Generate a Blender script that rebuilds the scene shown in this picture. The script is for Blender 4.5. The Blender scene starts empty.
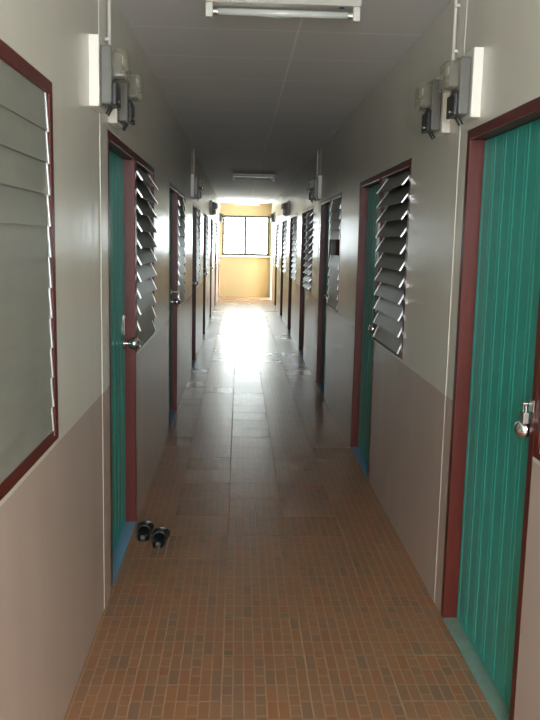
import bpy, bmesh, math, random
from mathutils import Vector, Matrix

S = bpy.context.scene
COL = S.collection
random.seed(7)

# ------------------------------------------------------------------ camera
H = 1.57
PITCH, YAW, ROLL, FPX = -0.1478, 0.0410, 0.0216, 797.6
d = Vector((math.sin(YAW) * math.cos(PITCH), math.cos(YAW) * math.cos(PITCH), math.sin(PITCH)))
r = Vector((math.cos(YAW), -math.sin(YAW), 0.0))
u = r.cross(d)
r2 = r * math.cos(ROLL) + u * math.sin(ROLL)
u2 = u * math.cos(ROLL) - r * math.sin(ROLL)
cam_data = bpy.data.cameras.new('camera')
cam_data.sensor_fit = 'VERTICAL'
cam_data.sensor_height = 36.0
cam_data.lens = FPX * 36.0 / 720.0
cam_data.clip_start = 0.05
cam = bpy.data.objects.new('camera', cam_data)
COL.objects.link(cam)
M = Matrix.Identity(4)
for i in range(3):
    M[i][0], M[i][1], M[i][2] = r2[i], u2[i], -d[i]
M[2][3] = H
cam.matrix_world = M
S.camera = cam

# ------------------------------------------------------------------ sky, daylight, exposure
SKY, SKY_FAR = 15.0, 11.5
world = bpy.data.worlds.new('overcast_sky')
world.use_nodes = True
bg = world.node_tree.nodes['Background']
bg.inputs['Color'].default_value = (0.93, 0.97, 1.0, 1)
# overcast sky, stronger behind the camera to raise the near light
_wt = world.node_tree
_tc = _wt.nodes.new('ShaderNodeTexCoord')
_sp = _wt.nodes.new('ShaderNodeSeparateXYZ')
_mr = _wt.nodes.new('ShaderNodeMapRange')
_wt.links.new(_tc.outputs['Generated'], _sp.inputs[0])
_wt.links.new(_sp.outputs[1], _mr.inputs['Value'])
for _k, _v in (('From Min', -1.0), ('From Max', 1.0), ('To Min', SKY), ('To Max', SKY_FAR)):
    _mr.inputs[_k].default_value = _v
_wt.links.new(_mr.outputs[0], bg.inputs['Strength'])
S.world = world

S.view_settings.view_transform = 'Standard'
S.view_settings.look = 'None'
S.view_settings.gamma = 1.0
S.view_settings.exposure = 0.92
S.view_settings.use_curve_mapping = False
S.cycles.use_denoising = True
S.cycles.max_bounces = 10
S.cycles.diffuse_bounces = 8
S.cycles.glossy_bounces = 5
S.cycles.transparent_max_bounces = 12
S.cycles.caustics_reflective = False
S.cycles.sample_clamp_indirect = 8.0

XL, XR = -0.5535, 0.888          # wall faces of the corridor
ZC = 2.601                       # ceiling
YB, YE = -2.4, 22.70             # open end behind the camera, window wall
ZPAR = 0.9                       # parapet of the unseen landing added behind the camera for near light
TH = 0.10                        # wall thickness
HEAD, SILL = 2.015, 0.95
YO0, YO1 = 21.55, 22.45          # side opening added on the right to light the far end


def portal(name, loc, rot, sx, sy):   # daylight portal: marks an opening, gives off no light of its own
    L = bpy.data.lights.new(name, 'AREA')
    L.shape = 'RECTANGLE'
    L.size, L.size_y = sx, sy
    L.cycles.is_portal = True
    o = bpy.data.objects.new(name, L)
    o.location = loc
    o.rotation_euler = rot
    COL.objects.link(o)


portal('daylight_portal_window', ((XL + XR) / 2, YE + 0.16, 1.71), (-math.pi / 2, 0, 0), 1.32, 1.12)
portal('daylight_portal_added_landing', ((XL + XR) / 2, YB - 0.12, (ZPAR + ZC) / 2), (math.pi / 2, 0, 0), 1.5, ZC - ZPAR)  # covers the open landing added behind the camera


# ------------------------------------------------------------------ materials
def new_mat(name):
    m = bpy.data.materials.new(name)
    m.use_nodes = True
    nt = m.node_tree
    return m, nt, nt.nodes['Principled BSDF']


def srgb(r, g, b):
    def f(c):
        c /= 255.0
        return c / 12.92 if c <= 0.04045 else ((c + 0.055) / 1.055) ** 2.4
    return (f(r), f(g), f(b), 1.0)


def N(nt, t, **kw):
    n = nt.nodes.new(t)
    for k, v in kw.items():
        setattr(n, k, v)
    return n


def math_node(nt, op, a, b=None, c=None):
    n = N(nt, 'ShaderNodeMath', operation=op)
    for i, v in enumerate((a, b, c)):
        if v is None:
            continue
        if hasattr(v, 'is_linked'):
            nt.links.new(v, n.inputs[i])
        else:
            n.inputs[i].default_value = v
    return n.outputs[0]


def mix(nt, fac, a, b, blend='MIX'):
    n = N(nt, 'ShaderNodeMix', data_type='RGBA', blend_type=blend)
    for i, v in ((0, fac), (6, a), (7, b)):
        if hasattr(v, 'is_linked'):
            nt.links.new(v, n.inputs[i])
        else:
            n.inputs[i].default_value = v
    return n.outputs[2]


def noise(nt, scale, detail=3.0, vec=None):
    n = N(nt, 'ShaderNodeTexNoise')
    n.inputs['Scale'].default_value = scale
    n.inputs['Detail'].default_value = detail
    if vec is not None:
        nt.links.new(vec, n.inputs['Vector'])
    return n.outputs['Fac']


def position(nt):
    g = N(nt, 'ShaderNodeNewGeometry')
    s = N(nt, 'ShaderNodeSeparateXYZ')
    nt.links.new(g.outputs['Position'], s.inputs[0])
    return g.outputs['Position'], s.outputs


def bump(nt, height, strength, dist, bsdf):
    b = N(nt, 'ShaderNodeBump')
    b.inputs['Strength'].default_value = strength
    b.inputs['Distance'].default_value = dist
    nt.links.new(height, b.inputs['Height'])
    nt.links.new(b.outputs[0], bsdf.inputs['Normal'])


def simple(name, col, rough=0.5, metal=0.0, var=0.12, scale=14.0, spec=0.5):
    m, nt, b = new_mat(name)
    pos, _ = position(nt)
    n = noise(nt, scale, 4.0, pos)
    dark = tuple(c * (1 - var) for c in col[:3]) + (1,)
    lite = tuple(min(1, c * (1 + var)) for c in col[:3]) + (1,)
    nt.links.new(mix(nt, n, dark, lite), b.inputs['Base Color'])
    b.inputs['Roughness'].default_value = rough
    b.inputs['Metallic'].default_value = metal
    b.inputs['Specular IOR Level'].default_value = spec
    return m


def streak_vec(nt, pos, sx, sy, sz):
    mp = N(nt, 'ShaderNodeMapping')
    mp.inputs['Scale'].default_value = (sx, sy, sz)
    nt.links.new(pos, mp.inputs['Vector'])
    return mp.outputs[0]


def wall_material():
    m, nt, b = new_mat('painted_wall')
    pos, xyz = position(nt)
    n1 = noise(nt, 1.0, 4.0, streak_vec(nt, pos, 6, 6, 0.8))
    n2 = noise(nt, 40.0, 3.0, pos)
    up = mix(nt, n1, srgb(220, 218, 207), srgb(230, 228, 218))
    lo = mix(nt, n1, srgb(194, 178, 170), srgb(206, 190, 181))
    edge = math_node(nt, 'LESS_THAN', xyz[2], 0.937)
    nt.links.new(mix(nt, edge, up, lo), b.inputs['Base Color'])
    b.inputs['Roughness'].default_value = 0.27
    h = math_node(nt, 'ADD', math_node(nt, 'MULTIPLY', n1, 1.0), math_node(nt, 'MULTIPLY', n2, 0.12))
    bump(nt, h, 0.25, 0.006, b)
    return m


def floor_material():
    m, nt, b = new_mat('small_brick_floor_tile')
    pos, xyz = position(nt)
    T = 0.3115
    X0, Y0 = -0.038, 2.545
    # columns of small bricks run along the corridor: texture x = world y, texture y = world x
    cmb = N(nt, 'ShaderNodeCombineXYZ')
    nt.links.new(math_node(nt, 'SUBTRACT', xyz[1], Y0), cmb.inputs[0])
    nt.links.new(math_node(nt, 'SUBTRACT', xyz[0], X0), cmb.inputs[1])
    br = N(nt, 'ShaderNodeTexBrick')
    br.offset = 0.37
    br.offset_frequency = 3
    br.squash = 0.6
    br.squash_frequency = 3
    nt.links.new(cmb.outputs[0], br.inputs['Vector'])
    br.inputs['Color1'].default_value = (0, 0, 0, 1)
    br.inputs['Color2'].default_value = (1, 1, 1, 1)
    br.inputs['Scale'].default_value = 1.0
    br.inputs['Mortar Size'].default_value = 0.0030
    br.inputs['Mortar Smooth'].default_value = 0.3
    br.inputs['Bias'].default_value = 0.0
    br.inputs['Brick Width'].default_value = T / 3
    br.inputs['Row Height'].default_value = T / 8
    ramp = N(nt, 'ShaderNodeValToRGB')
    e = ramp.color_ramp.elements
    e[0].position, e[0].color = 0.0, srgb(131, 104, 84)
    e[1].position, e[1].color = 1.0, srgb(160, 113, 76)
    x = e.new(0.30); x.color = srgb(146, 110, 80)
    x = e.new(0.55); x.color = srgb(153, 112, 82)
    x = e.new(0.80); x.color = srgb(151, 102, 70)
    nt.links.new(br.outputs['Color'], ramp.inputs[0])
    n1 = noise(nt, 30.0, 4.0, pos)
    c = mix(nt, math_node(nt, 'MULTIPLY', n1, 0.35), ramp.outputs[0], srgb(137, 102, 78))
    c = mix(nt, br.outputs['Fac'], c, srgb(162, 130, 101))
    # joints of the big tiles
    fx = math_node(nt, 'PINGPONG', math_node(nt, 'SUBTRACT', xyz[0], X0), T / 2)
    fy = math_node(nt, 'PINGPONG', math_node(nt, 'SUBTRACT', xyz[1], Y0), T / 2)
    jt = math_node(nt, 'LESS_THAN', math_node(nt, 'MINIMUM', fx, fy), 0.0032)
    c = mix(nt, math_node(nt, 'MULTIPLY', jt, 0.45), c, srgb(166, 138, 112))
    nt.links.new(c, b.inputs['Base Color'])
    cell = N(nt, 'ShaderNodeCombineXYZ')
    for ax, o0, src in ((0, X0, xyz[0]), (1, Y0, xyz[1])):
        nt.links.new(math_node(nt, 'FLOOR', math_node(nt, 'DIVIDE', math_node(nt, 'SUBTRACT', src, o0), T)), cell.inputs[ax])
    wn = N(nt, 'ShaderNodeTexWhiteNoise', noise_dimensions='2D')
    nt.links.new(cell.outputs[0], wn.inputs['Vector'])
    rg = math_node(nt, 'ADD', math_node(nt, 'MULTIPLY', wn.outputs['Value'], 0.02), 0.27)
    nt.links.new(math_node(nt, 'ADD', rg, math_node(nt, 'MULTIPLY', jt, 0.5)), b.inputs['Roughness'])
    n2 = noise(nt, 22.0, 2.0, pos)
    h = math_node(nt, 'SUBTRACT', math_node(nt, 'MULTIPLY', n2, 1.0),
                  math_node(nt, 'ADD', math_node(nt, 'MULTIPLY', jt, 1.2), math_node(nt, 'MULTIPLY', br.outputs['Fac'], 0.25)))
    bump(nt, h, 0.45, 0.0030, b)
    return m


def ceiling_material():
    m, nt, b = new_mat('ceiling_board')
    pos, xyz = position(nt)
    n1 = noise(nt, 2.2, 4.0, pos)
    c = mix(nt, n1, srgb(226, 229, 232), srgb(238, 240, 242))
    fy = math_node(nt, 'PINGPONG', math_node(nt, 'SUBTRACT', xyz[1], 4.14), 0.305)
    fx = math_node(nt, 'PINGPONG', math_node(nt, 'SUBTRACT', xyz[0], 0.275), 0.61)
    j = math_node(nt, 'LESS_THAN', math_node(nt, 'MINIMUM', fx, fy), 0.006)
    c = mix(nt, math_node(nt, 'MULTIPLY', j, 1.0), c, srgb(254, 254, 252))
    nt.links.new(c, b.inputs['Base Color'])
    b.inputs['Roughness'].default_value = 0.8
    b.inputs['Specular IOR Level'].default_value = 0.25
    bump(nt, j, 0.4, 0.002, b)
    return m


def glass_material():
    m = bpy.data.materials.new('window_glass')
    m.use_nodes = True
    nt = m.node_tree
    nt.nodes.remove(nt.nodes['Principled BSDF'])
    out = nt.nodes['Material Output']
    t = N(nt, 'ShaderNodeBsdfTransparent')
    t.inputs[0].default_value = (0.93, 0.96, 0.95, 1)
    g = N(nt, 'ShaderNodeBsdfGlossy')
    g.inputs['Roughness'].default_value = 0.03
    f = N(nt, 'ShaderNodeFresnel')
    f.inputs[0].default_value = 1.45
    mx = N(nt, 'ShaderNodeMixShader')
    nt.links.new(f.outputs[0], mx.inputs[0])
    nt.links.new(t.outputs[0], mx.inputs[1])
    nt.links.new(g.outputs[0], mx.inputs[2])
    nt.links.new(mx.outputs[0], out.inputs[0])
    return m


def blade_material():
    m, nt, b = new_mat('dusty_louvre_glass')
    pos, xyz = position(nt)
    n1 = noise(nt, 1.0, 5.0, streak_vec(nt, pos, 4, 4, 26))
    n2 = noise(nt, 9.0, 4.0, pos)
    f = math_node(nt, 'MULTIPLY', math_node(nt, 'ADD', n1, n2), 0.5)
    nt.links.new(mix(nt, f, srgb(128, 131, 123), srgb(156, 159, 150)), b.inputs['Base Color'])
    b.inputs['Roughness'].default_value = 0.42
    b.inputs['Specular IOR Level'].default_value = 0.25
    return m


def door_material():
    m, nt, b = new_mat('teal_plastic_door')
    pos, xyz = position(nt)
    n1 = noise(nt, 1.0, 4.0, streak_vec(nt, pos, 18, 18, 1.6))
    nt.links.new(mix(nt, n1, srgb(54, 160, 150), srgb(70, 180, 168)), b.inputs['Base Color'])
    b.inputs['Roughness'].default_value = 0.3
    return m


def frame_material():
    m, nt, b = new_mat('maroon_painted_wood')
    pos, xyz = position(nt)
    n1 = noise(nt, 1.0, 5.0, streak_vec(nt, pos, 30, 30, 2.5))
    nt.links.new(mix(nt, n1, srgb(78, 32, 27), srgb(106, 42, 34)), b.inputs['Base Color'])
    b.inputs['Roughness'].default_value = 0.36
    b.inputs['Specular IOR Level'].default_value = 0.35
    bump(nt, n1, 0.2, 0.002, b)
    return m


def glass_cover_material():
    m = bpy.data.materials.new('dusty_clear_cover')
    m.use_nodes = True
    nt = m.node_tree
    b = nt.nodes['Principled BSDF']
    pos, xyz = position(nt)
    n1 = noise(nt, 30.0, 3.0, pos)
    nt.links.new(mix(nt, n1, srgb(140, 138, 122), srgb(196, 192, 176)), b.inputs['Base Color'])
    b.inputs['Roughness'].default_value = 0.1
    t = N(nt, 'ShaderNodeBsdfTransparent')
    t.inputs[0].default_value = (0.9, 0.9, 0.86, 1)
    mx = N(nt, 'ShaderNodeMixShader')
    mx.inputs[0].default_value = 0.3
    nt.links.new(t.outputs[0], mx.inputs[1])
    nt.links.new(b.outputs[0], mx.inputs[2])
    nt.links.new(mx.outputs[0], nt.nodes['Material Output'].inputs[0])
    return m


MW = wall_material()
MF = floor_material()
MC = ceiling_material()
MG = glass_material()
MBL = blade_material()
MD = door_material()
MFR = frame_material()
MCV = glass_cover_material()
MEND = simple('cream_wall_paint', srgb(184, 164, 122), 0.5, var=0.05, scale=3)
MTH_B = simple('blue_threshold_paint', srgb(118, 160, 192), 0.35, var=0.15, scale=20)
MTH_G = simple('grey_green_threshold_paint', srgb(128, 150, 138), 0.45, var=0.2, scale=20)
MCH = simple('chrome', (0.78, 0.78, 0.78, 1), 0.12, 1.0, var=0.03)
MST = simple('dull_steel', (0.52, 0.50, 0.46, 1), 0.35, 1.0, var=0.1)
MAL = simple('aluminium_clip', (0.80, 0.81, 0.82, 1), 0.3, 0.6, var=0.05)
MWH = simple('white_painted_board', srgb(236, 234, 226), 0.45, var=0.03)
MGY = simple('grey_meter_case', srgb(102, 103, 97), 0.35, var=0.1)
MBK = simple('black_terminal_plastic', srgb(34, 34, 34), 0.3, var=0.1)
MDI = simple('meter_register_face', srgb(196, 192, 180), 0.5, var=0.25, scale=60)
MMECH = simple('dark_mechanism', srgb(78, 76, 68), 0.4, 0.3, var=0.5, scale=70)
MPV = simple('white_conduit', srgb(205, 203, 192), 0.35, var=0.03)
MLH = simple('white_enamel', srgb(214, 214, 206), 0.35, var=0.04)
MTU = simple('fluorescent_tube_glass', srgb(206, 210, 206), 0.12, var=0.02)
MDW = simple('dark_window_frame', srgb(70, 66, 64), 0.4, 0.2)
MSILL = simple('pale_window_sill', srgb(236, 228, 205), 0.4, var=0.03)
MRUB = simple('black_rubber', srgb(16, 18, 17), 0.38, var=0.2, scale=60, spec=0.6)
MINS = simple('dark_insole', srgb(30, 38, 38), 0.3, var=0.2, scale=50)
MROOM = simple('unlit_room_paint', srgb(150, 142, 130), 0.7)
MSTK = simple('blue_sticker', srgb(40, 90, 150), 0.4)


# ------------------------------------------------------------------ mesh helpers
def box(bm, x0, x1, y0, y1, z0, z1):
    x0, x1 = min(x0, x1), max(x0, x1)
    y0, y1 = min(y0, y1), max(y0, y1)
    v = [bm.verts.new((x, y, z)) for x in (x0, x1) for y in (y0, y1) for z in (z0, z1)]
    for f in ((0, 1, 3, 2), (4, 6, 7, 5), (0, 4, 5, 1), (2, 3, 7, 6), (0, 2, 6, 4), (1, 5, 7, 3)):
        bm.faces.new([v[i] for i in f])


def tube(bm, p, q, rad, n=14, rad2=None):
    p, q = Vector(p), Vector(q)
    rad2 = rad if rad2 is None else rad2
    ax = (q - p).normalized()
    a = ax.orthogonal().normalized()
    b = ax.cross(a)
    rings = []
    for c, rr in ((p, rad), (q, rad2)):
        rings.append([bm.verts.new(c + (a * math.cos(t) + b * math.sin(t)) * rr)
                      for t in (2 * math.pi * k / n for k in range(n))])
    for k in range(n):
        bm.faces.new((rings[0][k], rings[0][(k + 1) % n], rings[1][(k + 1) % n], rings[1][k]))
    bm.faces.new(rings[0][::-1])
    bm.faces.new(rings[1])


def lathe(bm, origin, axis, prof, n=20):
    o, ax = Vector(origin), Vector(axis).normalized()
    a = ax.orthogonal().normalized()
    b = ax.cross(a)
    rings = []
    for t, rr in prof:
        rings.append([bm.verts.new(o + ax * t + (a * math.cos(2 * math.pi * k / n) + b * math.sin(2 * math.pi * k / n)) * max(rr, 1e-4))
                      for k in range(n)])
    for i in range(len(rings) - 1):
        for k in range(n):
            bm.faces.new((rings[i][k], rings[i][(k + 1) % n], rings[i + 1][(k + 1) % n], rings[i + 1][k]))
    bm.faces.new(rings[0][::-1])
    bm.faces.new(rings[-1])


def loft(bm, rings, caps=True, closed=True):
    vs = [[bm.verts.new(p) for p in ring] for ring in rings]
    n = len(vs[0])
    for i in range(len(vs) - 1):
        for k in range(n if closed else n - 1):
            bm.faces.new((vs[i][k], vs[i][(k + 1) % n], vs[i + 1][(k + 1) % n], vs[i + 1][k]))
    if caps:
        bm.faces.new(vs[0][::-1])
        bm.faces.new(vs[-1])


def obj(name, bm, mat, parent=None, bevel=0.0, smooth=False):
    bmesh.ops.recalc_face_normals(bm, faces=bm.faces)
    me = bpy.data.meshes.new(name)
    bm.to_mesh(me)
    bm.free()
    for mm in (mat if isinstance(mat, (list, tuple)) else [mat]):
        me.materials.append(mm)
    if smooth:
        for p in me.polygons:
            p.use_smooth = True
    o = bpy.data.objects.new(name, me)
    COL.objects.link(o)
    if parent is not None:
        o.parent = parent
    if bevel > 0:
        md = o.modifiers.new('bevel', 'BEVEL')
        md.width = bevel
        md.segments = 2
        md.limit_method = 'ANGLE'
    return o


def struct(o, label=None, cat=None):
    o['kind'] = 'structure'
    if label:
        o['label'] = label
    if cat:
        o['category'] = cat
    return o


def empty(name, loc):
    o = bpy.data.objects.new(name, None)
    o.location = loc
    o.empty_display_size = 0.1
    COL.objects.link(o)
    return o


def thing(name, loc, label, cat, group=None):
    o = empty(name, loc)
    o['label'] = label
    o['category'] = cat
    if group:
        o['group'] = group
    return o


def copy_tree(o, parent=None):
    c = o.copy()
    COL.objects.link(c)
    if parent is not None:
        c.parent = parent
    for ch in list(o.children):
        copy_tree(ch, c)
    return c


# ------------------------------------------------------------------ plan of doors and windows
DW, WW = 0.905, 0.925            # door and window frame, outer width
# left wall: door first, its window beyond it (going away from the camera)
left_starts = [0.60, 3.43, 6.37, 9.52, 12.42, 15.36, 18.31, 21.25]
left_doors = [(s, s + DW) for s in left_starts]
left_wins = [(s + DW, s + DW + WW) for s in left_starts[:-1]]
left_wins[0] = (1.53, 2.445)
left_doors[0] = (0.625, 1.53)
# right wall: window first, its door beyond it
right_ends = [3.195, 6.03, 8.88, 11.56, 14.27, 16.97, 19.72]
right_doors = [(e - DW, e) for e in right_ends]
right_wins = [(e - DW - 0.90, e - DW) for e in right_ends]

# ------------------------------------------------------------------ room shell
XO = 1.3                          # depth of the rooms behind the walls
bm = bmesh.new()
box(bm, XL - XO, XR + XO, YB - 0.05, YE + 0.15, -0.12, 0.0)
floor = struct(obj('floor', bm, MF), 'glossy brown floor of small brick patterned tiles', 'floor')
bm = bmesh.new()
box(bm, XL - XO, XR + XO, YB - 0.05, YE + 0.15, ZC, ZC + 0.12)
struct(obj('ceiling', bm, MC), 'flat grey white board ceiling over the corridor', 'ceiling')


def side_wall(name, x, sgn, doors, wins, gaps, label):
    """sgn -1: the wall body lies to -x of its face."""
    bm = bmesh.new()
    ops = [(a, b, 0.0, HEAD) for a, b in doors] + [(a, b, SILL, HEAD) for a, b in wins] + gaps
    ops.sort()
    y = YB
    for a, b, z0, z1 in ops:
        if a - y > 1e-4:
            box(bm, x, x + sgn * TH, y, a, 0, ZC)
        if z0 > 0:
            box(bm, x, x + sgn * TH, a, b, 0, z0)
        box(bm, x, x + sgn * TH, a, b, z1, ZC)
        y = b
    box(bm, x, x + sgn * TH, y, YE, 0, ZC)
    return struct(obj(name, bm, MW), label, 'wall')


side_wall('wall_left', XL, -1, left_doors, left_wins, [], 'left corridor wall, pale grey above and pinkish below')
side_wall('wall_right', XR, 1, right_doors, right_wins, [(YO0, YO1, 0.0, 2.3)], 'right corridor wall, pale grey above and pinkish below')

# rooms behind the walls: back walls and closing walls
for nm, x0, x1 in (('wall_room_left', XL - XO, XL - XO + 0.06), ('wall_room_right', XR + XO - 0.06, XR + XO)):
    bm = bmesh.new()
    box(bm, x0, x1, YB, YO0 - 0.3 if x0 > 0 else YE, 0, ZC)
    struct(obj(nm, bm, MROOM))
bm = bmesh.new()
box(bm, XR + TH, XR + XO, YO0 - 0.36, YO0 - 0.3, 0, ZC)
struct(obj('wall_added_opening', bm, MEND), None, None)  # shuts the rooms off from the side opening added for daylight
bm = bmesh.new()
for a, b in ((XL - XO, XL), (XR, XR + XO)):
    box(bm, a, b, YB - 0.1, YB, 0, ZC)
box(bm, XL, XR, YB - 0.1, YB, 0, ZPAR)
struct(obj('wall_added_landing', bm, MW))  # unseen landing end, added and left open above its parapet for near light

# window wall at the far end
WX0, WX1, WZ0, WZ1 = -0.485, 0.838, 1.16, 2.262
bm = bmesh.new()
box(bm, XL - XO, WX0, YE, YE + 0.15, 0, ZC)
box(bm, WX1, XR + TH, YE, YE + 0.15, 0, ZC)
box(bm, WX0, WX1, YE, YE + 0.15, 0, WZ0)
box(bm, WX0, WX1, YE, YE + 0.15, WZ1, ZC)
struct(obj('wall_end', bm, MEND), 'cream end wall under the bright window', 'wall')

w = struct(empty('window_1', ((WX0 + WX1) / 2, YE, WZ0)), 'bright two pane window in the end wall', 'window')
cx = (WX0 + WX1) / 2


def child(name, bm, mat, par, **kw):
    """mesh given in world coordinates, parented to an unrotated empty"""
    loc = par.location.copy()
    q = par.parent
    while q is not None:
        loc += q.location
        q = q.parent
    bmesh.ops.translate(bm, verts=bm.verts, vec=-loc)
    return obj(name, bm, mat, par, **kw)


bm = bmesh.new()
t = 0.055
box(bm, WX0, WX0 + t, YE + 0.04, YE + 0.10, WZ0, WZ1)
box(bm, WX1 - t, WX1, YE + 0.04, YE + 0.10, WZ0, WZ1)
box(bm, WX0, WX1, YE + 0.04, YE + 0.10, WZ1 - t, WZ1)
box(bm, WX0, WX1, YE + 0.04, YE + 0.10, WZ0, WZ0 + t)
child('window_frame', bm, MDW, w)
bm = bmesh.new()
box(bm, 0.163 - 0.036, 0.163 + 0.036, YE + 0.035, YE + 0.10, WZ0 + t, WZ1 - t)
child('mullion', bm, MDW, w)
for a, b in ((WX0 + t, 0.163 - 0.036), (0.163 + 0.036, WX1 - t)):
    bm = bmesh.new()
    box(bm, a, b, YE + 0.068, YE + 0.074, WZ0 + t, WZ1 - t)
    child('window_pane', bm, MG, w)
bm = bmesh.new()
box(bm, WX0 - 0.05, WX1 + 0.05, YE - 0.07, YE + 0.04, WZ0 - 0.05, WZ0)
child('window_sill', bm, MSILL, w, bevel=0.006)

# joint strips (battens) on the walls at the room partitions
ntrim = 0


def batten(x, sgn, y0, y1, label):
    global ntrim
    ntrim += 1
    t = 0.0025
    bm = bmesh.new()
    box(bm, x, x - sgn * t, y0, y1, 0, ZC)
    struct(obj('trim_%d' % ntrim, bm, MW, bevel=0.001), label, 'trim')


ordn = ['nearest', 'second', 'third', 'fourth', 'fifth', 'sixth', 'seventh', 'eighth']
for k, y in enumerate((3.315, 9.35, 15.2)):
    batten(XL, -1, y - 0.075, y + 0.06, 'flat joint strip on left wall, %s from the camera' % ordn[k])
for k, y in enumerate((3.38, 9.10, 14.6)):
    batten(XR, 1, y - 0.075, y + 0.075, 'flat joint strip on right wall, %s from the camera' % ordn[k])
# ------------------------------------------------------------------ doors
FT = 0.04                         # face width of door and window frames
REC = 0.055                       # depth of the leaf behind the wall face


def make_door(idx, x, sgn, y0, y1, latch_far, label, thr, lock):
    """sgn: direction from the corridor into the room."""
    e = struct(empty('door_%d' % idx, (x, (y0 + y1) / 2, 0)), label, 'door')
    f0, f1 = x - sgn * 0.001, x + sgn * TH
    bm = bmesh.new()
    box(bm, f0, f1, y0, y0 + FT, 0.0, HEAD)
    box(bm, f0, f1, y1 - FT, y1, 0.0, HEAD)
    box(bm, f0, f1, y0 + FT, y1 - FT, HEAD - FT, HEAD)
    child('door_frame', bm, MFR, e, bevel=0.003)
    # threshold
    bm = bmesh.new()
    box(bm, x - sgn * 0.002, x + sgn * TH, y0 + FT, y1 - FT, 0.0, 0.006)
    child('threshold', bm, thr, e)
    # leaf: tongue and groove boards with beads, extruded upwards
    a, b = y0 + FT + 0.003, y1 - FT - 0.003
    zt, zb = HEAD - FT - 0.003, 0.010
    nb = 7
    pitch = (b - a) / nb
    prof = []
    fx = x + sgn * REC
    for k in range(nb):
        s = a + k * pitch
        prof += [(fx + sgn * 0.0015, s), (fx, s + 0.004), (fx, s + pitch * 0.70), (fx - sgn * 0.002, s + pitch * 0.70 + 0.004),
                 (fx - sgn * 0.002, s + pitch * 0.70 + 0.008), (fx, s + pitch * 0.70 + 0.012), (fx, s + pitch - 0.004)]
    prof += [(fx + sgn * 0.0015, b), (x + sgn * (REC + 0.035), b), (x + sgn * (REC + 0.035), a)]
    bm = bmesh.new()
    lo = [bm.verts.new((p[0], p[1], zb)) for p in prof]
    hi = [bm.verts.new((p[0], p[1], zt)) for p in prof]
    n = len(prof)
    for k in range(n):
        bm.faces.new((lo[k], lo[(k + 1) % n], hi[(k + 1) % n], hi[k]))
    bm.faces.new(lo[::-1])
    bm.faces.new(hi)
    leaf = child('door_leaf', bm, MD, e)
    # round chrome knob on a rosette
    ky = (b - 0.048) if latch_far else (a + 0.036)
    kx = fx - sgn * 0.002
    bm = bmesh.new()
    lathe(bm, (kx, ky, 1.015), (-sgn, 0, 0),
          [(0, 0.033), (0.006, 0.032), (0.009, 0.020), (0.011, 0.013), (0.026, 0.012), (0.029, 0.018), (0.035, 0.0255),
           (0.044, 0.030), (0.054, 0.0315), (0.064, 0.030), (0.073, 0.0255), (0.080, 0.018), (0.084, 0.008)])
    child('door_knob', bm, MCH, e, smooth=True)
    # hasp with padlock above the knob
    edge = (y1 - FT) if latch_far else (y0 + FT)
    s = 1 if latch_far else -1
    bm = bmesh.new()
    if not lock:
        box(bm, fx - sgn * 0.003, fx - sgn * 0.006, edge - s * 0.062, edge - s * 0.040, 1.065, 1.150)
        box(bm, fx - sgn * 0.001, fx - sgn * 0.008, edge - s * 0.066, edge - s * 0.036, 1.150, 1.164)
        child('hasp', bm, MST, e)
        return e
    box(bm, fx - sgn * 0.003, fx - sgn * 0.008, edge - s * 0.075, edge + s * 0.0, 1.085, 1.115)
    box(bm, x - sgn * 0.004, x - sgn * 0.007, edge + s * 0.003, edge + s * 0.036, 1.082, 1.118)
    tube(bm, (fx - sgn * 0.004, edge - s * 0.012, 1.10), (x - sgn * 0.022, edge - s * 0.012, 1.10), 0.005, 10)
    child('hasp', bm, MST, e)
    bm = bmesh.new()
    py, px = edge - s * 0.014, x - sgn * 0.014
    box(bm, px - 0.008, px + 0.008, py - 0.017, py + 0.017, 1.040, 1.074)
    rings = []
    for j in range(13):
        th = math.pi * j / 12
        c = Vector((px, py + 0.011 * math.cos(th), 1.082 + 0.019 * math.sin(th) if 0 < j < 12 else 1.072))
        tdir = Vector((0, -math.sin(th), math.cos(th)))
        nn = Vector((0, math.cos(th), math.sin(th)))
        rings.append([c + nn * 0.003 * math.cos(2 * math.pi * q / 8) + Vector((1, 0, 0)) * 0.003 * math.sin(2 * math.pi * q / 8) for q in range(8)])
    loft(bm, rings)
    child('padlock', bm, MST, e, bevel=0.002)
    return e


nd = 0
lt = ['teal door just before the nearest slatted window on left wall',
      'teal ribbed door on left wall beside the black sandals',
      'second teal door along the left wall, past the sandals and their window',
      'third teal door along the left wall, just past the second pair of meters',
      'fourth teal door along the left wall', 'fifth teal door along the left wall',
      'sixth teal door along the left wall', 'last door on the left wall, beside the bright end window']
for k, (a, b) in enumerate(left_doors):
    nd += 1
    make_door(nd, XL, -1, a, b, True, lt[k], MTH_B, k in (2, 4))
rt = ['large teal ribbed door nearest on the right wall, with grey green threshold',
      'second teal door along the right wall, beside the open grey louvre window',
      'third teal door along the right wall, dark in shade',
      'fourth teal door along the right wall', 'fifth teal door along the right wall',
      'sixth teal door along the right wall', 'last door on the right wall before the bright end window']
for k, (a, b) in enumerate(right_doors):
    nd += 1
    make_door(nd, XR, 1, a, b, False, rt[k], MTH_G if k == 0 else MTH_B, k in (0, 3))

# ------------------------------------------------------------------ louvre windows
CH = 0.124                        # blade depth
blade_cache = {}


def blade_meshes(L):
    key = round(L, 3)
    if key not in blade_cache:
        bm = bmesh.new()
        box(bm, -0.0018, 0.0018, -L / 2, L / 2, -CH / 2, CH / 2)
        o = obj('louvre_blade', bm, MBL)
        me = o.data
        bpy.data.objects.remove(o)
        bm = bmesh.new()
        box(bm, -0.004, 0.004, -0.006, 0.006, -CH / 2 - 0.001, CH / 2 + 0.001)
        o = obj('blade_clip', bm, MAL)
        mc = o.data
        bpy.data.objects.remove(o)
        blade_cache[key] = (me, mc)
    return blade_cache[key]


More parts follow.
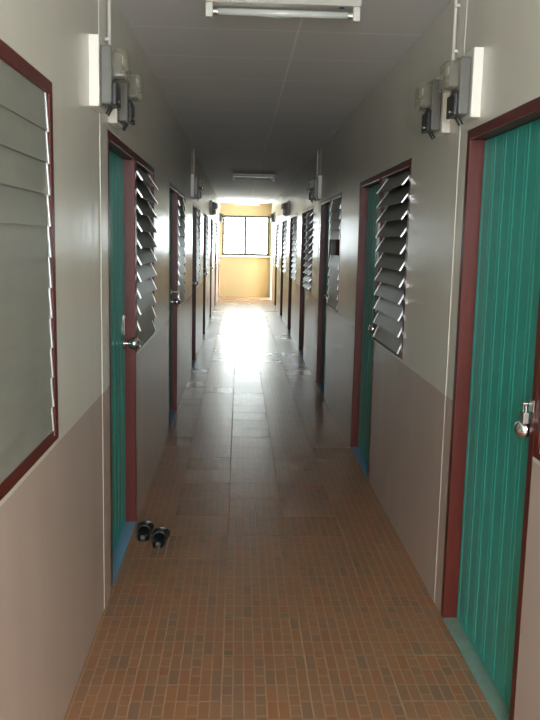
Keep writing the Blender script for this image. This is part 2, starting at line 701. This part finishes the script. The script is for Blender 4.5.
def make_window(idx, x, sgn, y0, y1, tilt, label, skip=(), clips=True):
    e = struct(empty('window_%d' % idx, (x, (y0 + y1) / 2, SILL)), label, 'window')
    f0, f1 = x - sgn * 0.001, x + sgn * TH
    bm = bmesh.new()
    box(bm, f0, f1, y0, y0 + FT, SILL, HEAD)
    box(bm, f0, f1, y1 - FT, y1, SILL, HEAD)
    box(bm, f0, f1, y0 + FT, y1 - FT, HEAD - FT, HEAD)
    box(bm, f0, f1, y0 + FT, y1 - FT, SILL, SILL + FT)
    child('window_frame', bm, MFR, e, bevel=0.003)
    # side channels that hold the blades
    for ya, yb in ((y0 + FT, y0 + FT + 0.012), (y1 - FT - 0.012, y1 - FT)):
        bm = bmesh.new()
        box(bm, x + sgn * 0.018, x + sgn * 0.062, ya, yb, SILL + FT, HEAD - FT)
        child('side_channel', bm, MGY, e)
    L = (y1 - y0) - 2 * FT - 0.030
    me, mc = blade_meshes(L)
    nbl = 11
    z0, z1 = SILL + FT + 0.045, HEAD - FT - 0.045
    px = 0.006
    for k in range(nbl):
        if k in skip:
            continue
        z = z0 + (z1 - z0) * k / (nbl - 1)
        tl = tilt(k) if callable(tilt) else tilt
        bl = bpy.data.objects.new('louvre_blade', me)
        COL.objects.link(bl)
        bl.parent = e
        # lower edge leans out into the corridor
        out = max(0.0, math.sin(math.radians(tl)))
        bl.location = (sgn * px, 0, z - SILL)
        bl.rotation_euler = (0, sgn * math.radians(tl), 0)
        if clips:
            for s in (-1, 1):
                c = bpy.data.objects.new('blade_clip', mc)
                COL.objects.link(c)
                c.parent = bl
                c.location = (0, s * (L / 2 - 0.004), 0)
    return e


nw = 1
ltilt = [3.5, lambda k: 20 + 1.5 * k, 17, 22, 26, 24, 26]
llab = ['closed grey louvre window with maroon frame, nearest on left wall',
        'open grey louvre window on left wall, past the sandals and their door',
        'dark closed louvre window on left wall, third from the camera',
        'fourth louvre window along the left wall', 'fifth louvre window along the left wall',
        'sixth louvre window along the left wall', 'farthest louvre window along the left wall']
for k, (a, b) in enumerate(left_wins):
    nw += 1
    make_window(nw, XL, -1, a, b, ltilt[k], llab[k])
rtilt = [4, lambda k: 23 + 1.4 * k, 10, 44, 24, 26, 24]
rlab = ['louvre window cut off by right picture edge, beside the large teal door',
        'open grey louvre window on right wall, left of the near white meter boards',
        'closed louvre window on right wall with two blades missing',
        'louvre window on right wall with shiny steeply opened blades',
        'fifth louvre window along the right wall', 'sixth louvre window along the right wall',
        'farthest louvre window along the right wall']
for k, (a, b) in enumerate(right_wins):
    nw += 1
    make_window(nw, XR, 1, a, b, rtilt[k], rlab[k], skip=(5, 6) if k == 2 else ())

# ------------------------------------------------------------------ electricity meters on white boards
def make_meter():
    """built for the left wall: wall face at x=0, the corridor towards +x, y along the wall, z up from board foot"""
    e = thing('electricity_meter', (0, 0, 0), '', 'electricity meter', 'electricity meters on the corridor walls')
    bm = bmesh.new()
    box(bm, 0, 0.036, 0, 0.165, 0, 0.25)
    obj('mounting_board', bm, MWH, e, bevel=0.002)
    bm = bmesh.new()
    box(bm, 0.036, 0.078, 0.022, 0.143, 0.012, 0.222)
    base = obj('meter_base', bm, MGY, e, bevel=0.007)
    bm = bmesh.new()
    box(bm, 0.078, 0.094, 0.028, 0.137, 0.010, 0.092)
    tb = obj('terminal_cover', bm, MBK, e, bevel=0.004)
    bm = bmesh.new()
    lathe(bm, (0.094, 0.0825, 0.03), (1, 0, 0), [(0, 0.006), (0.003, 0.006), (0.005, 0.003)], 10)
    obj('terminal_screw', bm, MST, tb)
    # bulging cover with rounded corners, drawn in towards the front
    bm = bmesh.new()

    def rr(x, hy, hz, c, n=5):
        pts = []
        for sx, sz, a0 in ((1, 1, 0), (-1, 1, 90), (-1, -1, 180), (1, -1, 270)):
            for j in range(n):
                a = math.radians(a0 + 90 * j / (n - 1))
                pts.append((x, 0.0825 + sx * (hy - c) + c * math.cos(a), 0.158 + sz * (hz - c) + c * math.sin(a)))
        return pts
    loft(bm, [rr(0.078, 0.060, 0.060, 0.012), rr(0.085, 0.060, 0.060, 0.012), rr(0.086, 0.054, 0.054, 0.014),
              rr(0.124, 0.051, 0.051, 0.016), rr(0.130, 0.045, 0.045, 0.014)])
    cov = obj('meter_cover', bm, MCV, e, bevel=0.0)
    bm = bmesh.new()
    box(bm, 0.078, 0.112, 0.040, 0.125, 0.116, 0.200)
    mech = obj('meter_mechanism', bm, MMECH, e, bevel=0.003)
    bm = bmesh.new()
    box(bm, 0.112, 0.116, 0.048, 0.117, 0.160, 0.190)
    obj('register_face', bm, MDI, mech)
    bm = bmesh.new()
    lathe(bm, (0.100, 0.0825, 0.138), (0, 0, 1), [(0, 0.030), (0.002, 0.030)], 20)
    obj('turning_disc', bm, MST, mech)
    # cable tails from the terminal block
    for yy in (0.062, 0.104):
        bm = bmesh.new()
        tube(bm, (0.068, yy, 0.014), (0.05, yy + 0.006, -0.018), 0.004, 8)
        obj('cable_tail', bm, MBK, e)
    return e


proto = make_meter()
spots = []
for n_, yl in enumerate((3.03, 9.15, 15.0, 21.0)):
    spots.append((-1, yl, 'nearer', n_))
    spots.append((-1, yl + 0.42, 'farther', n_))
for n_, yl in enumerate((3.04, 8.90, 14.5, 20.3)):
    spots.append((1, yl, 'nearer', n_))
    spots.append((1, yl + 0.43, 'farther', n_))
first = True
pair_words = ['nearest', 'second', 'third', 'farthest']
for sgn, y, which, n_ in spots:
    o = proto if first else copy_tree(proto)
    first = False
    side = 'left' if sgn < 0 else 'right'
    o['label'] = 'grey electricity meter on white board, %s one of the %s pair on %s wall' % (which, pair_words[n_], side)
    if sgn < 0:
        o.location = (XL, y, 2.043)
    else:
        o.location = (XR, y + 0.165, 2.043)
        o.rotation_euler = (0, 0, math.pi)

# white conduits from the ceiling down to the meters
for sgn, x, y, n_ in ((-1, XL, 3.40, 0), (-1, XL, 9.45, 1), (1, XR, 3.42, 0), (1, XR, 9.28, 1)):
    bm = bmesh.new()
    tube(bm, (x - sgn * 0.016, y, 2.295), (x - sgn * 0.016, y, ZC), 0.007, 12)
    for z in (2.36, 2.54):
        box(bm, x, x - sgn * 0.020, y - 0.016, y + 0.016, z - 0.006, z + 0.006)
    side = 'left' if sgn < 0 else 'right'
    o = obj('conduit_pipe', bm, MPV)
    o['label'] = 'thin white conduit from ceiling to the %s pair of meters on %s wall' % (pair_words[n_], side)
    o['category'] = 'pipe'
    o['group'] = 'conduits above the meters'

# ------------------------------------------------------------------ fluorescent lights (unlit)
def make_light():
    """origin at the ceiling above the middle of the fitting; runs across the corridor"""
    e = thing('fluorescent_light', (0, 0, 0), '', 'ceiling light', 'unlit fluorescent lights on the ceiling')
    hl = 0.328
    bm = bmesh.new()
    prof = [(-0.055, 0.0), (-0.055, -0.016), (-0.030, -0.040), (0.030, -0.040), (0.055, -0.016), (0.055, 0.0)]
    loft(bm, [[(-hl, p[0], p[1]) for p in prof], [(hl, p[0], p[1]) for p in prof]])
    hs = obj('housing', bm, MLH, e)
    bm = bmesh.new()
    lathe(bm, (0.25, 0.0, -0.040), (0, 0, -1), [(0, 0.012), (0.003, 0.012)], 14)
    obj('round_sticker', bm, MSTK, hs)
    for s in (-1, 1):
        bm = bmesh.new()
        box(bm, s * (hl - 0.030), s * hl, -0.020, 0.020, -0.098, -0.040)
        obj('lamp_socket', bm, MLH, e, bevel=0.004)
    bm = bmesh.new()
    tube(bm, (-(hl - 0.030), 0, -0.072), ((hl - 0.030), 0, -0.072), 0.0145, 20)
    tb = obj('fluorescent_tube', bm, MTU, e, smooth=True)
    for s in (-1, 1):
        bm = bmesh.new()
        tube(bm, (s * (hl - 0.032), 0, -0.072), (s * (hl - 0.052), 0, -0.072), 0.0152, 20)
        obj('tube_cap', bm, MST, tb)
    return e


lp = make_light()
for k, (xx, y, lab) in enumerate(((0.170, 3.57, 'unlit fluorescent light across the ceiling, nearest, at top picture edge'),
                                  (0.208, 12.8, 'unlit fluorescent light across the ceiling halfway down the corridor'),
                                  (0.19, 21.9, 'unlit fluorescent light on ceiling just before the end window'))):
    o = lp if k == 0 else copy_tree(lp)
    o.location = (xx, y, ZC)
    o['label'] = lab

# ------------------------------------------------------------------ pair of sandals
def make_sandal(mirror, name, loc, rz, label):
    e = thing(name, loc, label, 'sandal', 'pair of black sandals on the floor')
    e.rotation_euler = (0, 0, rz)
    e.scale = (0.9, 0.9, 0.95)
    m = -1 if mirror else 1
    half = [(-0.125, 0.012), (-0.118, 0.026), (-0.095, 0.035), (-0.05, 0.036), (0.0, 0.038), (0.05, 0.046), (0.085, 0.048), (0.108, 0.038), (0.122, 0.02)]

    def outline(z, g=0.0):
        a = [(m * (w_ + g) + m * 0.004 * (y_ > 0), y_ * (1 + g * 6), z) for y_, w_ in half]
        b = [(-m * (w_ * (0.92 if y_ > 0 else 1.0) + g), y_ * (1 + g * 6), z) for y_, w_ in reversed(half)]
        return a + b
    bm = bmesh.new()
    loft(bm, [outline(0.0, -0.003), outline(0.004), outline(0.022), outline(0.028, -0.002)])
    obj('sole', bm, MRUB, e, bevel=0.002)
    bm = bmesh.new()
    loft(bm, [outline(0.028, -0.006), outline(0.031, -0.007)])
    obj('insole', bm, MINS, e)
    # broad arched strap over the toes
    bm = bmesh.new()
    rows_o, rows_i = [], []
    for (y_, w_, h_) in ((-0.035, 0.041, 0.062), (-0.015, 0.042, 0.066), (0.01, 0.044, 0.066), (0.04, 0.049, 0.062), (0.07, 0.051, 0.053), (0.088, 0.049, 0.044)):
        ro, ri = [], []
        for j in range(13):
            th = math.pi * j / 12
            c, s_ = math.cos(th), math.sin(th) ** 0.75 if 0 < j < 12 else 0.0
            ro.append((m * c * w_, y_, 0.012 + s_ * (h_ - 0.012)))
            ri.append((m * c * (w_ - 0.006), y_, 0.012 + s_ * (h_ - 0.018)))
        rows_o.append(ro)
        rows_i.append(ri)
    loft(bm, [a + b[::-1] for a, b in zip(rows_o, rows_i)])
    obj('strap', bm, MRUB, e, smooth=False, bevel=0.0015)
    return e


make_sandal(True, 'sandal', (-0.486, 4.13, 0.0), 0.03, 'black slide sandal closer to the wall and blue threshold')
make_sandal(False, 'sandal', (-0.394, 4.035, 0.0), 0.0, 'black slide sandal farther from the wall, nearer the camera')
